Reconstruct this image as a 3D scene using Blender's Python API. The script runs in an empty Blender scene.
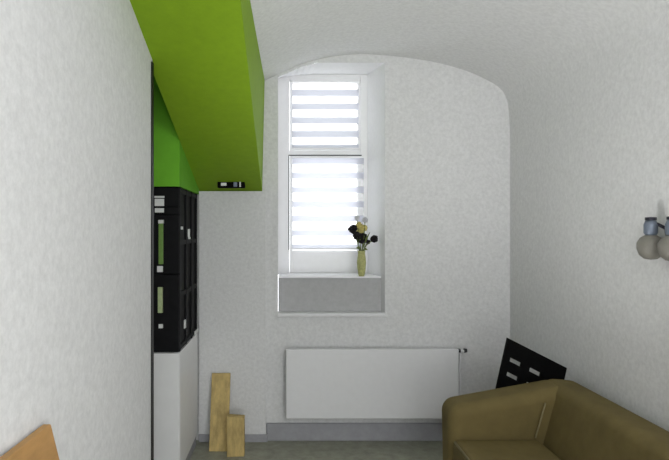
import bpy, bmesh, math, random
from mathutils import Vector, Matrix
random.seed(4)
sc = bpy.context.scene
COL = sc.collection

# ------------------------------------------------------------------ helpers
def wloc(o):
    v = Vector((0, 0, 0))
    while o is not None:
        v += o.location; o = o.parent
    return v

def obj(name, bm, mats, parent=None, bevel=0, seg=2, smooth=False, origin=None):
    off = wloc(parent) if parent else Vector((0, 0, 0))
    if origin is not None:
        off = Vector(origin)
    bmesh.ops.translate(bm, verts=bm.verts, vec=-off)
    bmesh.ops.recalc_face_normals(bm, faces=bm.faces)
    me = bpy.data.meshes.new(name); bm.to_mesh(me); bm.free()
    o = bpy.data.objects.new(name, me); COL.objects.link(o)
    for m in (mats if isinstance(mats, (list, tuple)) else [mats]):
        me.materials.append(m)
    if parent: o.parent = parent
    if origin is not None: o.location = off
    if bevel:
        b = o.modifiers.new('bevel', 'BEVEL'); b.width = bevel; b.segments = seg; b.limit_method = 'ANGLE'
    if smooth or bevel:
        for p in me.polygons: p.use_smooth = True
        if bevel:
            w = o.modifiers.new('wn', 'WEIGHTED_NORMAL'); w.keep_sharp = False
    return o

def tag(o, label=None, cat=None, group=None, kind=None):
    if label: o['label'] = label
    if cat: o['category'] = cat
    if group: o['group'] = group
    if kind: o['kind'] = kind
    return o

def thing(name, loc, label, cat, group=None, kind=None):
    o = bpy.data.objects.new(name, None); COL.objects.link(o); o.location = loc
    o.empty_display_size = .1
    return tag(o, label, cat, group, kind)

def box(bm, x0, x1, y0, y1, z0, z1, mi=0):
    v = [bm.verts.new(p) for p in ((x0,y0,z0),(x1,y0,z0),(x1,y1,z0),(x0,y1,z0),(x0,y0,z1),(x1,y0,z1),(x1,y1,z1),(x0,y1,z1))]
    for f in ((0,3,2,1),(4,5,6,7),(0,1,5,4),(1,2,6,5),(2,3,7,6),(3,0,4,7)):
        bm.faces.new([v[i] for i in f]).material_index = mi
    return v

def hexa(bm, pts):
    v = [bm.verts.new(p) for p in pts]
    for f in ((0,3,2,1),(4,5,6,7),(0,1,5,4),(1,2,6,5),(2,3,7,6),(3,0,4,7)):
        bm.faces.new([v[i] for i in f])
    return v

def B(*a):
    bm = bmesh.new(); box(bm, *a); return bm

def quad(bm, pts, mi=0):
    f = bm.faces.new([bm.verts.new(p) for p in pts]); f.material_index = mi

def tube(bm, pts, r, n=10):
    pts = [Vector(p) for p in pts]; rings = []
    rs = r if isinstance(r, (list, tuple)) else [r]*len(pts)
    for i, p in enumerate(pts):
        d = (pts[min(i+1, len(pts)-1)] - pts[max(i-1, 0)]).normalized()
        a = d.cross(Vector((0,0,1)) if abs(d.z) < .9 else Vector((1,0,0))).normalized(); b = d.cross(a)
        rings.append([bm.verts.new(p + rs[i]*(a*math.cos(2*math.pi*k/n) + b*math.sin(2*math.pi*k/n))) for k in range(n)])
    for q, w in zip(rings, rings[1:]):
        for k in range(n): bm.faces.new((q[k], q[(k+1)%n], w[(k+1)%n], w[k]))
    bm.faces.new(rings[0]); bm.faces.new(rings[-1])

def lathe(bm, c, prof, n=20, closed=False):
    rings = [[bm.verts.new((c[0]+r*math.cos(2*math.pi*k/n), c[1]+r*math.sin(2*math.pi*k/n), c[2]+z)) for k in range(n)] for r, z in prof]
    for q, w in zip(rings, rings[1:]):
        for k in range(n): bm.faces.new((q[k], q[(k+1)%n], w[(k+1)%n], w[k]))
    if closed:
        bm.faces.new(rings[0]); bm.faces.new(rings[-1])

def ball(bm, c, r, sx=1, sy=1, sz=1, sub=2):
    m = Matrix.Translation(c) @ Matrix.Diagonal((sx, sy, sz, 1))
    bmesh.ops.create_icosphere(bm, subdivisions=sub, radius=r, matrix=m)

# ------------------------------------------------------------------ materials
def mat(name, col, rough=.6, var=0, scale=8, stretch=(1,1,1), bump=0, metal=0, spec=.3, coat=0):
    m = bpy.data.materials.new(name); m.use_nodes = True
    nt = m.node_tree; p = nt.nodes['Principled BSDF']
    p.inputs['Roughness'].default_value = rough; p.inputs['Metallic'].default_value = metal
    p.inputs['Specular IOR Level'].default_value = spec
    p.inputs['Base Color'].default_value = (*col, 1)
    if var or bump:
        tc = nt.nodes.new('ShaderNodeTexCoord'); mp = nt.nodes.new('ShaderNodeMapping')
        mp.inputs['Scale'].default_value = stretch
        n = nt.nodes.new('ShaderNodeTexNoise'); n.inputs['Scale'].default_value = scale
        n.inputs['Detail'].default_value = 6; n.inputs['Roughness'].default_value = .65
        nt.links.new(tc.outputs['Object'], mp.inputs[0]); nt.links.new(mp.outputs[0], n.inputs['Vector'])
        r = nt.nodes.new('ShaderNodeValToRGB')
        r.color_ramp.elements[0].position = .3; r.color_ramp.elements[1].position = .7
        r.color_ramp.elements[0].color = (*[max(0, c*(1-var)) for c in col], 1)
        r.color_ramp.elements[1].color = (*[min(1, c*(1+var)) for c in col], 1)
        nt.links.new(n.outputs['Fac'], r.inputs[0]); nt.links.new(r.outputs[0], p.inputs['Base Color'])
        if bump:
            b = nt.nodes.new('ShaderNodeBump'); b.inputs['Strength'].default_value = bump; b.inputs['Distance'].default_value = .01
            nt.links.new(n.outputs['Fac'], b.inputs['Height']); nt.links.new(b.outputs[0], p.inputs['Normal'])
    return m

M = {}
M['plaster'] = mat('plaster', (.70,.70,.70), .85, .09, 45, bump=.15, spec=.1)
M['reveal'] = mat('reveal', (.80,.80,.81), .7, .03, 30, spec=.1)
M['parapet'] = mat('parapet', (.47,.47,.475), .8, .07, 30, spec=.1)
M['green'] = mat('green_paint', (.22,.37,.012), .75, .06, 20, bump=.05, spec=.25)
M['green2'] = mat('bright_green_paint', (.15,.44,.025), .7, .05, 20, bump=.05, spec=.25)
M['floor'] = mat('floor_lino', (.31,.31,.25), .6, .22, 14, bump=.1)
M['base'] = mat('grey_skirting', (.34,.34,.36), .6, .08, 20)
M['black_edge'] = mat('black_edge', (.008,.008,.008), .5)
M['white'] = mat('white_paint', (.80,.80,.80), .35, .02, 20, spec=.4)
M['rad'] = mat('radiator_enamel', (.74,.74,.75), .35, .02, 20, spec=.4)
M['frame'] = mat('window_white', (.90,.90,.91), .35, .02, 20, spec=.4)
M['gasket'] = mat('gasket', (.05,.05,.055), .6)
M['black'] = mat('black_lacquer', (.006,.006,.007), .6, .3, 25, spec=.12)
M['blackpl'] = mat('black_plastic', (.004,.004,.004), .75, .3, 25, spec=.04)
M['label'] = mat('pale_label', (.75,.76,.75), .5, .04, 60)
M['greenbar'] = mat('green_bar', (.16,.28,.07), .4, .15, 60)
M['palebar'] = mat('pale_green_bar', (.42,.50,.27), .4, .12, 60)
M['sofa'] = mat('olive_upholstery', (.145,.112,.043), .85, .13, 9, bump=.2, spec=.2)
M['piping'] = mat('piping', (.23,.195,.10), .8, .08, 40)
M['foot'] = mat('dark_wood_foot', (.06,.04,.025), .5, .2, 30)
M['tan'] = mat('pale_wood', (.50,.37,.15), .7, .28, 9, (3,3,.9), bump=.1)
M['orange'] = mat('orange_wood', (.42,.235,.085), .55, .20, 6, (3,.8,3), bump=.05)
M['lampmetal'] = mat('bluegrey_metal', (.17,.20,.25), .4, .1, 40, metal=.3)
M['lampdark'] = mat('dark_metal', (.03,.03,.04), .4, .1, 40, metal=.4)
M['shade'] = mat('smoky_shade', (.20,.19,.165), .45, .12, 25)
M['vase'] = mat('green_glazed', (.42,.42,.17), .4, .35, 50)
M['stem'] = mat('stem', (.14,.18,.05), .7, .2, 60)
M['darkbloom'] = mat('dark_bloom', (.010,.008,.010), .8, .3, 60)
M['yellowbloom'] = mat('yellow_bloom', (.55,.47,.16), .8, .25, 60)
M['greybloom'] = mat('grey_bloom', (.55,.55,.58), .8, .15, 60)

def glassy(name, tint, tr, trans=0):
    """mix of transparent with diffuse/translucent cloth (or gloss for glass)"""
    m = bpy.data.materials.new(name); m.use_nodes = True
    nt = m.node_tree; nt.nodes.clear()
    out = nt.nodes.new('ShaderNodeOutputMaterial'); mx = nt.nodes.new('ShaderNodeMixShader'); mx.inputs[0].default_value = tr
    t = nt.nodes.new('ShaderNodeBsdfTransparent')
    if trans:
        d = nt.nodes.new('ShaderNodeBsdfDiffuse'); d.inputs[0].default_value = (*tint, 1)
        l = nt.nodes.new('ShaderNodeBsdfTranslucent'); l.inputs[0].default_value = (*tint, 1)
        m2 = nt.nodes.new('ShaderNodeMixShader'); m2.inputs[0].default_value = trans
        nt.links.new(d.outputs[0], m2.inputs[1]); nt.links.new(l.outputs[0], m2.inputs[2]); a = m2
    else:
        a = nt.nodes.new('ShaderNodeBsdfGlossy'); a.inputs['Roughness'].default_value = .03
    nt.links.new(a.outputs[0], mx.inputs[1]); nt.links.new(t.outputs[0], mx.inputs[2]); nt.links.new(mx.outputs[0], out.inputs[0])
    return m
M['glass'] = glassy('window_glass', (1,1,1), .93)
M['band_up'] = glassy('blind_band', (.55,.56,.62), .0, .35)
M['band_low'] = glassy('blind_band_thin', (.56,.57,.64), .03, .5)
M['sheer'] = glassy('blind_sheer', (.9,.9,.9), .65, .6)

# ------------------------------------------------------------------ the room (metres; camera at x=0,y=0,z=1.5 looking +y)
D = 4.14            # back wall
XL, XR = -.61, 1.585
YN = -1.6           # rear end of what is built
PAR_Y = 4.22        # parapet face inside the window niche
WY = 4.54           # window plane

VP = [(-1.4,2.56),(-.20,2.56),(-.128,2.585),(-.02,2.635),(.10,2.685),(.27,2.73),(.45,2.752),(.62,2.752),(.85,2.73),(1.07,2.693),(1.29,2.63),(1.44,2.56),(1.515,2.51),(1.555,2.45),(1.575,2.36),(XR,2.22)]
def _smooth(P_, n=6):
    out = [P_[0]]
    for i in range(len(P_)-1):
        p0, p1, p2, p3 = P_[max(i-1,0)], P_[i], P_[i+1], P_[min(i+2,len(P_)-1)]
        if i < 1: out.append(p2); continue
        m1 = (p2[1]-p0[1])/(p2[0]-p0[0]); m2 = (p3[1]-p1[1])/(p3[0]-p1[0]); h = p2[0]-p1[0]
        if i == 1: m1 = 0
        for k in range(1, n+1):
            t = k/n
            out.append((p1[0]+h*t, (2*t**3-3*t*t+1)*p1[1]+(t**3-2*t*t+t)*h*m1+(-2*t**3+3*t*t)*p2[1]+(t**3-t*t)*h*m2))
    return out
VP = _smooth(VP)
def vz(x):
    if x >= XR: return VP[-1][1]
    for (a, za), (b, zb) in zip(VP, VP[1:]):
        if a <= x <= b: return za + (zb-za)*(x-a)/(b-a)

# floor
bm = bmesh.new(); box(bm, -1.45, XR+.12, YN, D+.02, -.1, 0)
tag(obj('floor', bm, M['floor']), 'dull olive grey floor along the foot of the walls', 'floor', kind='structure')

# vaulted ceiling : profile extruded along y, with real thickness above
bm = bmesh.new()
prof = [(VP[0][0], VP[0][1])]
for (a, za), (b, zb) in zip(VP, VP[1:]):
    prof.append((b, zb))
rows = [YN, 0, 2, D+.05]
grid = [[bm.verts.new((x, y, z)) for x, z in prof] for y in rows]
for r0, r1 in zip(grid, grid[1:]):
    for i in range(len(prof)-1): bm.faces.new((r0[i], r0[i+1], r1[i+1], r1[i]))
o = obj('ceiling', bm, M['plaster'], smooth=True)
s = o.modifiers.new('solid', 'SOLIDIFY'); s.thickness = .1; s.offset = 1; s.use_rim = False
tag(o, 'pale grey vaulted ceiling curving down into the right wall', 'ceiling', kind='structure')

# right wall
tag(obj('wall_right', B(XR, XR+.12, YN, D+.05, 0, 2.225), M['plaster']), 'long pale grey plaster wall on the right', 'wall', kind='structure')
# left wall : near slab, then a recess
LE = 2.612
tag(obj('wall_left', B(-.72, XL, YN, LE, 0, 2.62), M['plaster']), 'bare whitish wall filling the left of the view', 'wall', kind='structure')
tag(obj('trim_1', B(XL-.002, XL+.005, LE-.032, LE+.002, 0, 2.25), M['black_edge']), 'thin black vertical edge strip at the end of the left wall', 'trim', kind='structure')
tag(obj('wall_recess', B(-1.45, -1.35, LE-.6, D+.05, 0, 2.6), M['plaster']), 'hidden end wall of the recess behind the left wall', 'wall', kind='structure')
tag(obj('wall_recess_front', B(-1.4, -.715, LE-.12, LE-.005, 0, 2.6), M['plaster']), 'hidden front wall of the recess behind the left wall', 'wall', kind='structure')
# green bulkhead over the recess
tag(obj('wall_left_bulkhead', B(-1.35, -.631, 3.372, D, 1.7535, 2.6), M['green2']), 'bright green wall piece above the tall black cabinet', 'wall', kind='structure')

# green sloping soffit
def sz(y): return 1.775 + .32*(D-y)
bm = bmesh.new()
y0, y1 = 1.30, D
pts = []
for y, zz in ((y0, sz(y0)), (y1, sz(y1))):
    xb = -.184
    pts.append([(-.632, y, zz), (xb, y, zz), (-.166, y, max(2.60, zz+.02)), (-.632, y, max(2.60, zz+.02))])
hexa(bm, pts[0] + pts[1])
tag(obj('ceiling_soffit', bm, M['green'], bevel=.004), 'olive green boxed soffit sloping down from the ceiling to the back wall', 'soffit', kind='structure')

# back wall with the window niche
NL, NR, NZ0 = -.071, .692, .905
def nz(x):      # head of the niche follows the vault at the left
    return min(2.695, vz(x)-.022)
xs = sorted(set([-1.4, -.63, -.2, NL, NR, XR+.05] + [round(NL+(NR-NL)*k/16, 4) for k in range(17)] + [round(-.2+1.78*k/48, 4) for k in range(49)]))
bm = bmesh.new()
for a, b in zip(xs, xs[1:]):
    ta, tb = vz(a)+.085, vz(b)+.085
    if a >= NL-1e-6 and b <= NR+1e-6:
        quad(bm, [(a,D,0),(b,D,0),(b,D,NZ0),(a,D,NZ0)])
        quad(bm, [(a,D,nz(a)),(b,D,nz(b)),(b,D,tb),(a,D,ta)])
    else:
        quad(bm, [(a,D,0),(b,D,0),(b,D,tb),(a,D,ta)])
tag(obj('wall_back', bm, M['plaster']), 'far pale grey wall with an arched top and a window niche', 'wall', kind='structure')
# niche lining: reveals splay inward to the window
WL, WR = -.068, .603
bm = bmesh.new()
zt = 2.72
quad(bm, [(NL,D,NZ0),(WL-.03,WY+.1,NZ0),(WL-.03,WY+.1,zt),(NL,D,nz(NL))])
quad(bm, [(NR,D,NZ0),(WR,WY+.1,NZ0),(WR,WY+.1,zt),(NR,D,nz(NR))])
N = 16
for k in range(N):
    a, b = NL+(NR-NL)*k/N, NL+(NR-NL)*(k+1)/N
    wa, wb = WL-.03+(WR-WL+.03)*k/N, WL-.03+(WR-WL+.03)*(k+1)/N
    quad(bm, [(a,D,nz(a)),(b,D,nz(b)),(wb,WY+.1,zt),(wa,WY+.1,zt)])
tag(obj('trim_2', bm, M['reveal']), 'pale splayed lining of the window niche', 'niche lining', kind='structure')
bm = bmesh.new(); box(bm, NL+.001, NR-.012, PAR_Y, WY+.06, NZ0-.05, 1.150)
tag(obj('wall_parapet', bm, M['parapet']), 'grey panel below the window inside the niche', 'parapet', kind='structure')
bm = bmesh.new(); box(bm, NL+.001, NR-.015, PAR_Y-.012, WY-.03, 1.151, 1.162)
tag(obj('trim_3', bm, M['frame'], bevel=.003), 'white ledge directly below the window', 'ledge', kind='structure')
bm = bmesh.new(); box(bm, NL-.005, NR+.012, D-.022, PAR_Y-.001, NZ0-.022, NZ0+.004)
tag(obj('window_sill', bm, M['reveal'], bevel=.004), 'thin pale sill board at the foot of the window niche', 'sill', kind='structure')

# shallow pilaster under the soffit
tag(obj('wall_pilaster', B(-.632, -.157, D-.03, D+.01, 0, 1.775), M['plaster']), 'shallow pale pier of the back wall under the green soffit', 'pier', kind='structure')
# skirting
tag(obj('baseboard_back', B(-.153, XR, D-.018, D+.005, 0, .125), M['base'], bevel=.004), 'grey skirting along the back wall under the radiator', 'baseboard', kind='structure')
tag(obj('baseboard_pilaster', B(-.632, -.145, D-.043, D-.0305, 0, .055), M['base'], bevel=.003), 'low grey skirting at the foot of the pier', 'baseboard', kind='structure')

# ------------------------------------------------------------------ window
win = thing('window_1', (.27, WY, 1.162), 'narrow white framed window glowing in the back wall niche', 'window', kind='structure')
bm = bmesh.new()
box(bm, WL-.04, .012, WY-.005, WY+.06, 1.151, 2.74); box(bm, .566, WR+.03, WY-.005, WY+.06, 1.151, 2.74)
box(bm, .012, .566, WY-.005, WY+.06, 2.672, 2.74); box(bm, .012, .566, WY-.004, WY+.06, 1.151, 1.166)
obj('window_frame', bm, M['frame'], win, .004)
obj('transom', B(.012, .566, WY-.004, WY+.055, 2.085, 2.125), M['frame'], win, .004)
def sash(name, z0, z1, bot):
    b = bmesh.new(); x0, x1 = .014, .564
    box(b, x0, x0+.022, WY+.012, WY+.05, z0, z1); box(b, x1-.022, x1, WY+.012, WY+.05, z0, z1)
    box(b, x0+.022, x1-.022, WY+.012, WY+.05, z0, z0+bot); box(b, x0+.022, x1-.022, WY+.012, WY+.05, z1-.02, z1)
    s_ = obj(name, b, M['frame'], win, .003)
    obj('pane', B(x0+.022, x1-.022, WY+.028, WY+.034, z0+bot, z1-.02), M['glass'], s_)
    return s_
up = sash('sash', 2.127, 2.670, .02)
lo = sash('sash', 1.166, 2.083, .175)
bm = bmesh.new(); box(bm, .004, .0115, WY-.010, WY-.004, 1.345, 2.087); box(bm, .0115, .575, WY-.010, WY-.004, 2.080, 2.087)
obj('gasket', bm, M['gasket'], win)

# zebra blinds : alternate dense and sheer bands of one cloth, a little slack front layer
def blind(label, x0, x1, ztop, zbot, y, pitch, dense, first, band, cass):
    t = thing('roller_blind', ((x0+x1)/2, y, zbot), label, 'blind', 'striped blinds in the window')
    bm = bmesh.new(); z = ztop; d = first; y_ = y
    while z > zbot+1e-4:
        h = pitch*(dense if d else 1-dense); z2 = max(zbot, z-h)
        # band with a tiny belly so that it is not a dead flat sheet
        n = 4
        for k in range(n):
            za, zb = z-(z-z2)*k/n, z-(z-z2)*(k+1)/n
            quad(bm, [(x0,y_,za),(x1,y_,za),(x1,y_,zb),(x0,y_,zb)], 0 if d else 1)
        z = z2; d = not d
    obj('fabric', bm, [band, M['sheer']], t)
    obj('cassette', B(x0-.004, x1+.004, y-.006, y+.008, ztop, ztop+cass), M['frame'], t, .003)
    obj('bottom_rail', B(x0, x1, y-.004, y+.004, zbot-.014, zbot), M['frame'], t, .002)
    return t
blind('upper striped window blind hanging above the transom', .032, .552, 2.652, 2.142, WY-.014, .107, .47, False, M['band_up'], .02)
blind('lower striped window blind hanging below the transom behind the flowers', .034, .590, 2.060, 1.360, WY-.024, .112, .42, True, M['band_low'], .016)

# flowers in a slim vase on the ledge
vx, vy = (361.5-288)/580*4.25, 4.25
def P(px, py, y): return ((px-288)/580*y, y, 1.5-(py-230)/580*y)
vt = thing('flower_vase', (vx, vy, 1.162), 'slim yellow green vase of dark and pale flowers on the window ledge', 'vase')
bm = bmesh.new(); lathe(bm, (vx, vy, 1.162), [(.001,0),(.020,0),(.026,.02),(.031,.06),(.034,.10),(.030,.14),(.026,.17),(.030,.185),(.026,.185),(.022,.165),(.022,.02),(.001,.02)], 18)
obj('vase', bm, M['vase'], vt, smooth=True)
heads = [((353,229),.028,'darkbloom'),((362,238),.036,'darkbloom'),((357,236),.026,'darkbloom'),((374,239),.024,'darkbloom'),
         ((361,229),.028,'yellowbloom'),((359,225),.020,'yellowbloom'),((365,220),.018,'greybloom'),((357,218),.016,'greybloom'),((364,228),.020,'yellowbloom'),((368,242),.014,'darkbloom')]
for i, ((px, py), r, mk) in enumerate(heads):
    r *= 1.3
    yy = vy + random.uniform(-.02, .02) + (0 if mk == 'darkbloom' else .012)
    c = Vector(P(px, py, yy))
    bs = bmesh.new(); b0 = Vector((vx+random.uniform(-.01,.01), vy, 1.32))
    tube(bs, [b0, (b0+c)/2+Vector((random.uniform(-.006,.006), 0, .012)), c], .003, 6)
    st = obj('stem', bs, M['stem'], vt, smooth=True)
    bh = bmesh.new()
    for k in range(11):
        a = 2*math.pi*k/8
        dv = Vector((math.cos(a), random.uniform(-.8,.8), math.sin(a)))*r*(.55 if k < 8 else .1)
        ball(bh, c+dv, r*.48, random.uniform(.8,1.2), 1, random.uniform(.7,1.1), 1)
    obj('bloom', bh, M[mk], st)
for px, py in ((356,248),(368,250),(370,232)):
    c = Vector(P(px, py, vy-.02)); b0 = Vector((vx, vy, 1.335)); bl = bmesh.new()
    m = (b0+c)/2+Vector((0,-.005,.02)); w = Vector((0,.006,.012))
    v = [bl.verts.new(p) for p in (b0, m+w, c, m-w)]; bl.faces.new(v)
    lf = obj('leaf', bl, M['stem'], vt); sm = lf.modifiers.new('s', 'SOLIDIFY'); sm.thickness = .002

# ------------------------------------------------------------------ radiator
rx0, rx1, ry, rz0, rz1 = -.014, 1.185, 4.02, .19, .672
rad = thing('radiator', ((rx0+rx1)/2, 4.07, 0), 'wide flat white panel radiator under the window', 'radiator')
obj('front_panel', B(rx0, rx1, ry, ry+.018, rz0, rz1), M['rad'], rad, .006, 3)
bm = bmesh.new(); box(bm, rx0+.02, rx1-.02, ry+.0185, ry+.07, rz0+.02, rz1-.025)
obj('convector', bm, M['rad'], rad, .004)
bm = bmesh.new()
for k in range(40): box(bm, rx0+.012+k*.0297, rx0+.030+k*.0297, ry+.02, ry+.075, rz1-.018, rz1-.012)
for yy in (ry+.0185, ry+.075): box(bm, rx0+.004, rx1-.004, yy, yy+.004, rz1-.02, rz1-.008)
obj('top_grille', bm, M['rad'], rad)
for x in (rx0+.15, rx1-.15): obj('bracket', B(x-.02, x+.02, ry+.07, D-.003, .3, .6), M['rad'], rad)
bm = bmesh.new(); tube(bm, [(rx1, ry+.045, .635), (rx1+.020, ry+.045, .635), (rx1+.020, ry+.045, .30), (rx1+.020, ry+.045, 0)], .009)
pipe = obj('pipe', bm, M['rad'], rad, smooth=True)
bm = bmesh.new(); tube(bm, [(rx1+.001, ry+.03, .658), (rx1+.018, ry+.03, .658)], .014, 12)
obj('valve_nut', bm, M['gasket'], rad)
bm = bmesh.new(); tube(bm, [(rx1+.044, ry+.03, .658), (rx1+.064, ry+.03, .658)], [.016,.013], 12)
obj('valve_knob', bm, M['gasket'], rad)
bm = bmesh.new(); tube(bm, [(rx1+.018, ry+.03, .655), (rx1+.044, ry+.03, .655)], .009, 12)
obj('valve_body', bm, M['rad'], rad)

# ------------------------------------------------------------------ cabinets in the recess
cy0, cy1, cx1, cx0 = 3.374, 4.055, -.632, -1.18
bc = thing('base_cabinet', (-.9, 3.7, 0), 'plain white base cabinet below the black cabinet', 'cabinet')
obj('body', B(cx0, cx1, cy0+.02, cy1, .08, .784), M['white'], bc, .003)
obj('plinth', B(cx0+.01, cx1-.01, cy0+.06, cy1-.01, 0, .08), M['base'], bc)
dr = obj('door', B(cx0+.003, cx1-.003, cy0, cy0+.018, .085, .782), M['white'], bc, .003)
bm = bmesh.new(); tube(bm, [(cx0+.06, cy0, .70), (cx0+.06, cy0-.022, .70)], [.007,.012], 12); obj('knob', bm, M['lampmetal'], dr, smooth=True)

bk = thing('black_cabinet', (-.9, 3.7, .785), 'tall black cabinet with pale labels and green bars above the white base cabinet', 'cabinet')
Z0, Z1 = .786, 1.752
bm = bmesh.new(); box(bm, cx0, cx1-.012, cy0+.022, cy1, Z0, Z1); obj('body', bm, M['black'], bk, .004)
# side panel with a stepped lower rear corner and raised rails
bm = bmesh.new()
for y_ in (cy0+.03, cy0+.25, cy0+.45, cy1-.03): box(bm, cx1-.0125, cx1, y_-.016, y_+.016, Z0+.002, Z1-.002)
for z_ in (Z0+.02, Z0+.33, Z0+.64, Z1-.02): box(bm, cx1-.0125, cx1-.002, cy0+.03, cy1-.03, z_-.014, z_+.014)
obj('side_rails', bm, M['black'], bk, .002)
def fx(px): return (px-288)/580*cy0
def fz(py): return 1.5-(py-230)/580*cy0
d1 = obj('door', B(cx0+.004, cx1-.003, cy0, cy0+.021, fz(274), fz(215)), M['black'], bk, .003)
d2 = obj('door', B(cx0+.004, cx1-.003, cy0, cy0+.021, Z0+.003, fz(275)), M['black'], bk, .003)
w1 = obj('drawer', B(cx0+.004, cx1-.003, cy0, cy0+.021, fz(206.5), Z1-.004), M['black'], bk, .003)
w2 = obj('drawer', B(cx0+.004, cx1-.003, cy0, cy0+.021, fz(214.4), fz(207)), M['black'], bk, .003)
def plate(name, px0, px1, py0, py1, mk, par, t=.006):
    o = obj(name, B(fx(px0), fx(px1), cy0-t, cy0-.0003, fz(py1), fz(py0)), M[mk], par, .001); return o
tag(plate('label', 154.8, 164.2, 198.8, 206, 'label', w1), 'pale label plate')
plate('label', 154.5, 164.5, 196.0, 197.8, 'label', w1)
plate('label', 155, 164, 208.2, 212.5, 'label', w2)
h = plate('handle', 159.3, 163.6, 222, 264, 'greenbar', d1, .02); tag(h, 'green vertical bar')
plate('handle_cap', 159, 164, 220, 223.5, 'label', h, .022); plate('handle_cap', 157.5, 163, 266, 272, 'label', h, .012)
h = plate('handle', 158.5, 163, 287, 312.5, 'palebar', d2, .02); tag(h, 'pale green vertical bar')
plate('handle_cap', 159, 163, 324, 328, 'label', h, .012)
# small pale fittings on the side panel (at x = cx1)
def side(name, px, py, w, hgt, mk):
    y = 580*cx1/(px-288); z = 1.5-(py-230)/580*y
    obj(name, B(cx1-.001, cx1+.006, y-w/2, y+w/2, z-hgt/2, z+hgt/2), M[mk], bk, .001)
side('side_fitting', 181.5, 228, .04, .018, 'label'); side('side_fitting', 188.5, 233, .05, .05, 'label'); side('side_fitting', 189, 238, .06, .014, 'label')
side('side_fitting', 184.5, 324, .04, .05, 'label'); side('side_fitting', 196, 331.5, .13, .02, 'label')

# ------------------------------------------------------------------ small black fitting low on the soffit
yc = 4.0
zt_ = sz(yc)
ft = thing('emergency_light', (-.39, yc, zt_), 'small black light fitting at the low end of the green soffit', 'light fitting')
X0, X1 = P(218, 0, yc)[0], P(245, 0, yc)[0]
bm = bmesh.new(); hexa(bm, [(X0,yc-.03,zt_-.030),(X1,yc-.03,zt_-.030),(X1,yc+.03,zt_-.030),(X0,yc+.03,zt_-.030),
                            (X0,yc-.03,sz(yc-.03)+.006),(X1,yc-.03,sz(yc-.03)+.006),(X1,yc+.03,sz(yc+.03)+.006),(X0,yc+.03,sz(yc+.03)+.006)])
obj('housing', bm, M['blackpl'], ft, .003)
zl = zt_-.008
bm = bmesh.new(); box(bm, X0+.024, X0+.062, yc-.036, yc-.0302, zl-.009, zl+.011); obj('lens', bm, M['label'], ft, .002)
bm = bmesh.new(); box(bm, X0+.110, X0+.135, yc-.036, yc-.0302, zl-.016, zl+.016); obj('lens', bm, M['lampmetal'], ft, .002)
bm = bmesh.new(); box(bm, X0+.150, X0+.160, yc-.036, yc-.0302, zl-.018, zl+.018); obj('lens', bm, M['label'], ft, .002)

# ------------------------------------------------------------------ wooden offcuts on the floor by the pier
bm = bmesh.new()
pw = D-.045
bx0, bx1 = -.535, -.405
ty, zt2 = pw-.003, .492
hexa(bm, [(bx0,ty-.165,0),(bx1+.0,ty-.165,0),(bx1,ty-.143,.0),(bx0,ty-.143,.0),(bx0,ty-.020,zt2),(bx1,ty-.020,zt2),(bx1,ty,zt2),(bx0,ty,zt2)])
tag(obj('wooden_board', bm, M['tan'], None, .002, origin=(bx0, ty-.15, 0)), 'taller narrow tan wooden board leaning against the pier', 'board')
bm = bmesh.new()
hexa(bm, [(-.404,3.83,0),(-.290,3.84,0),(-.290,3.90,0),(-.404,3.89,0),(-.404,3.83,.268),(-.290,3.84,.258),(-.290,3.90,.258),(-.404,3.89,.268)])
tag(obj('wooden_block', bm, M['tan'], None, .003, origin=(-.35, 3.86, 0)), 'short tan wooden block beside the taller leaning board', 'block')

# ------------------------------------------------------------------ orange-brown board leaning on the left wall
bm = bmesh.new()
yf, zt3, le = 1.43, 1.022, .25
n = Vector((-math.cos(math.atan2(le, zt3)), 0, -math.sin(math.atan2(le, zt3))))*.02
top = XL+.004
f0 = [Vector((top+le, .72, 0)), Vector((top+le, yf+.05, 0)), Vector((top+.022, yf, zt3)), Vector((top+.022, .72, zt3+.01))]
bk0 = [p + Vector((-.02, 0, 0)) for p in f0]
hexa(bm, f0 + bk0)
tag(obj('leaning_board', bm, M['orange'], None, .003, origin=(top+le, 1.1, 0)), 'orange brown wooden board leaning against the left wall', 'board')

# ------------------------------------------------------------------ olive sofa along the right wall
sf = thing('sofa', (1.15, 2.1, 0), 'olive brown upholstered sofa along the right wall', 'sofa')
SY0, SY1 = 1.15, 3.12
obj('base', B(.85, 1.50, SY0+.02, SY1-.02, .10, .30), M['sofa'], sf, .03, 3)
bm = bmesh.new()
hexa(bm, [(1.235,SY0,.20),(1.535,SY0,.12),(1.535,SY1,.12),(1.235,SY1,.20),(1.36,SY0,.715),(1.545,SY0,.70),(1.545,SY1,.70),(1.36,SY1,.715)])
obj('backrest', bm, M['sofa'], sf, .05, 5)
def arm(y0, y1):
    b = bmesh.new()
    hexa(b, [(.825,y0+.02,.10),(1.50,y0+.02,.10),(1.50,y1,.10),(.825,y1,.10),(.815,y0-.02,.605),(1.42,y0-.02,.715),(1.42,y1,.715),(.815,y1,.605)])
    return obj('armrest', b, M['sofa'], sf, .06, 6)
arm(2.93, SY1+.01); arm(SY0-.01, 1.34)
ym = 2.135
for a, b_ in ((1.36, ym-.004), (ym+.004, 2.925)):
    c = obj('seat_cushion', B(.825, 1.27, a, b_, .30, .45), M['sofa'], sf, .035, 4)
    q = bmesh.new(); tube(q, [(.833, a+.03, .440), (.833, b_-.03, .440)], .006, 8); obj('piping', q, M['piping'], c, smooth=True)
q = bmesh.new(); tube(q, [(1.238, 2.903, .46), (1.262, 2.897, .55), (1.287, 2.90, .635)], .004, 8); obj('seam_highlight', q, M['piping'], sf, smooth=True)  # paler tube paints in the highlight where arm meets backrest
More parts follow.
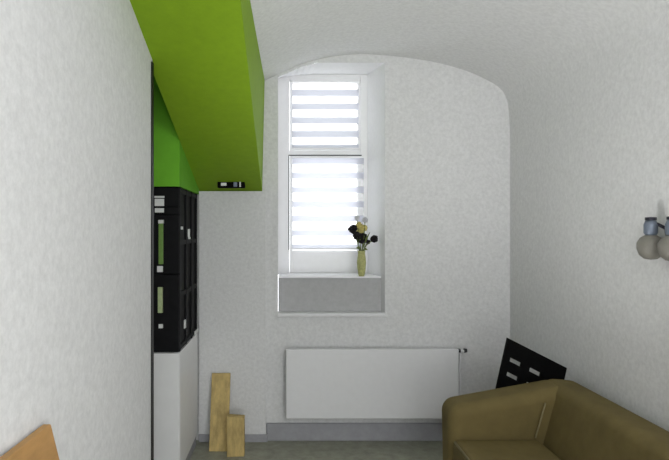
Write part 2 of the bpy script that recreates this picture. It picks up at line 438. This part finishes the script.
for x in (.88, 1.44):
    for y in (SY0+.1, SY1-.1):
        q = bmesh.new(); lathe(q, (x, y, 0), [(.018,0),(.026,.10)], 14, True); obj('foot', q, M['foot'], sf)

# ------------------------------------------------------------------ black slotted panel behind the sofa arm
Yp = 3.225; s = Yp/580
O = Vector(P(508, 338, Yp)); U = Vector((.894*s, 0, -.455*s)); V = Vector((-.216*s, 0, -.976*s))
us = [0]; slots_u = []
for c in (13.2, 35, 56): slots_u.append((c-6.3, c+6.3)); us += [c-6.3, c+6.3]
us.append(66)
vs = [0]; slots_v = []
c = 18.8
H = (O.z-.005-66*.455*s)/(.976*s)
while c < H-12: slots_v.append((c-1.9, c+1.9)); vs += [c-1.9, c+1.9]; c += 14.6
vs.append(H)
bm = bmesh.new()
T = Vector((0, .02, 0))
vert = {}
def gv(i, j, k):
    if (i, j, k) not in vert: vert[(i, j, k)] = bm.verts.new(O + U*us[i] + V*vs[j] + T*k)
    return vert[(i, j, k)]
def solid(i, j):
    if i < 0 or j < 0 or i >= len(us)-1 or j >= len(vs)-1: return False
    return not (i in (1, 3) and j in (1, 3))
for i in range(len(us)-1):
    for j in range(len(vs)-1):
        if not solid(i, j): continue
        for k in (0, 1): bm.faces.new([gv(*p, k) for p in ((i,j),(i+1,j),(i+1,j+1),(i,j+1))])
        for (di, dj, a, b_) in ((-1,0,(i,j),(i,j+1)),(1,0,(i+1,j),(i+1,j+1)),(0,-1,(i,j),(i+1,j)),(0,1,(i,j+1),(i+1,j+1))):
            if not solid(i+di, j+dj): bm.faces.new([gv(*a,0), gv(*b_,0), gv(*b_,1), gv(*a,1)])
tag(obj('slotted_panel', bm, M['blackpl'], None, origin=(1.3, Yp, 0)), 'black tilted panel with small slots standing behind the sofa', 'panel')

# ------------------------------------------------------------------ two-armed wall lamp, right wall
ly = 2.44
wl = thing('wall_lamp', (XR, ly, 1.43), 'small grey wall lamp with rounded shades on the right wall', 'lamp')
bm = bmesh.new(); lathe(bm, (0,0,0), [(.001,0),(.045,0),(.045,.012),(.02,.022),(.001,.022)], 20)
bmesh.ops.rotate(bm, verts=bm.verts, cent=(0,0,0), matrix=Matrix.Rotation(-math.pi/2, 3, 'Y')); bmesh.ops.translate(bm, verts=bm.verts, vec=(XR, ly-.06, 1.50))
obj('wall_plate', bm, M['shade'], wl, smooth=True)
for yy in (ly-.005, ly-.145):
    lx = XR-.062
    bm = bmesh.new(); tube(bm, [(XR-.015, ly-.06+(yy-ly+.06)*.2, 1.50), (XR-.045, ly-.06+(yy-ly+.06)*.7, 1.525), (lx, yy, 1.525)], .007, 8)
    a = obj('arm', bm, M['lampdark'], wl, smooth=True)
    bm = bmesh.new(); lathe(bm, (lx, yy, 1.478), [(.020,0),(.027,.01),(.027,.045),(.020,.062),(.001,.064)], 18)
    obj('socket', bm, M['lampmetal'], a, smooth=True)
    bm = bmesh.new(); lathe(bm, (lx, yy, 1.545), [(.001,-.004),(.022,-.004),(.022,.008),(.001,.010)], 16); obj('cap', bm, M['lampdark'], a)
    bm = bmesh.new(); lathe(bm, (lx, yy, 1.375), [(.001,0),(.025,.004),(.043,.020),(.052,.045),(.052,.070),(.040,.092),(.022,.103)], 22)
    obj('lamp_shade', bm, M['shade'], a, smooth=True)

# ------------------------------------------------------------------ camera, light
cam = bpy.data.cameras.new('camera'); co = bpy.data.objects.new('camera', cam); COL.objects.link(co)
co.location = (0, 0, 1.5); co.rotation_euler = (math.pi/2, 0, 0)
cam.sensor_width = 36; cam.lens = 36*580/669; cam.shift_x = 46.5/669
cam.clip_start = .02
sc.camera = co

w = bpy.data.worlds.new('sky'); sc.world = w; w.use_nodes = True
bg = w.node_tree.nodes['Background']; bg.inputs[0].default_value = (.95,.98,1,1); bg.inputs[1].default_value = 2.6

def area(name, loc, rot, sx, sy, e, col=(1,1,1)):
    l = bpy.data.lights.new(name, 'AREA'); l.shape = 'RECTANGLE'; l.size = sx; l.size_y = sy; l.energy = e; l.color = col
    o = bpy.data.objects.new(name, l); COL.objects.link(o); o.location = loc; o.rotation_euler = rot; return o
l = bpy.data.lights.new('fill_light_high', 'POINT'); l.energy = 30; l.shadow_soft_size = .25  # added fill light, high and out of view, no real fixture
lo_ = bpy.data.objects.new('fill_light_high', l); COL.objects.link(lo_); lo_.location = (.85, -.3, 2.15)
l = bpy.data.lights.new('fill_light_low', 'POINT'); l.energy = 24; l.shadow_soft_size = .3  # added low fill behind the camera, lifts ceiling and lower walls
lo_ = bpy.data.objects.new('fill_light_low', l); COL.objects.link(lo_); lo_.location = (.75, -.9, .75)

l = bpy.data.lights.new('ceiling_fill_spot', 'SPOT'); l.energy = 62; l.shadow_soft_size = .15; l.spot_size = math.radians(84); l.spot_blend = 1  # added unseen spot that brightens the vault and right haunch
o = bpy.data.objects.new('ceiling_fill_spot', l); COL.objects.link(o); o.location = (.15, 1.8, .3)
o.rotation_euler = Vector((-.95, -1.35, -2.4)).to_track_quat('Z', 'Y').to_euler()
vs_ = sc.view_settings
vs_.view_transform = 'Standard'; vs_.look = 'None'; vs_.gamma = 1; vs_.use_curve_mapping = False; vs_.exposure = .30
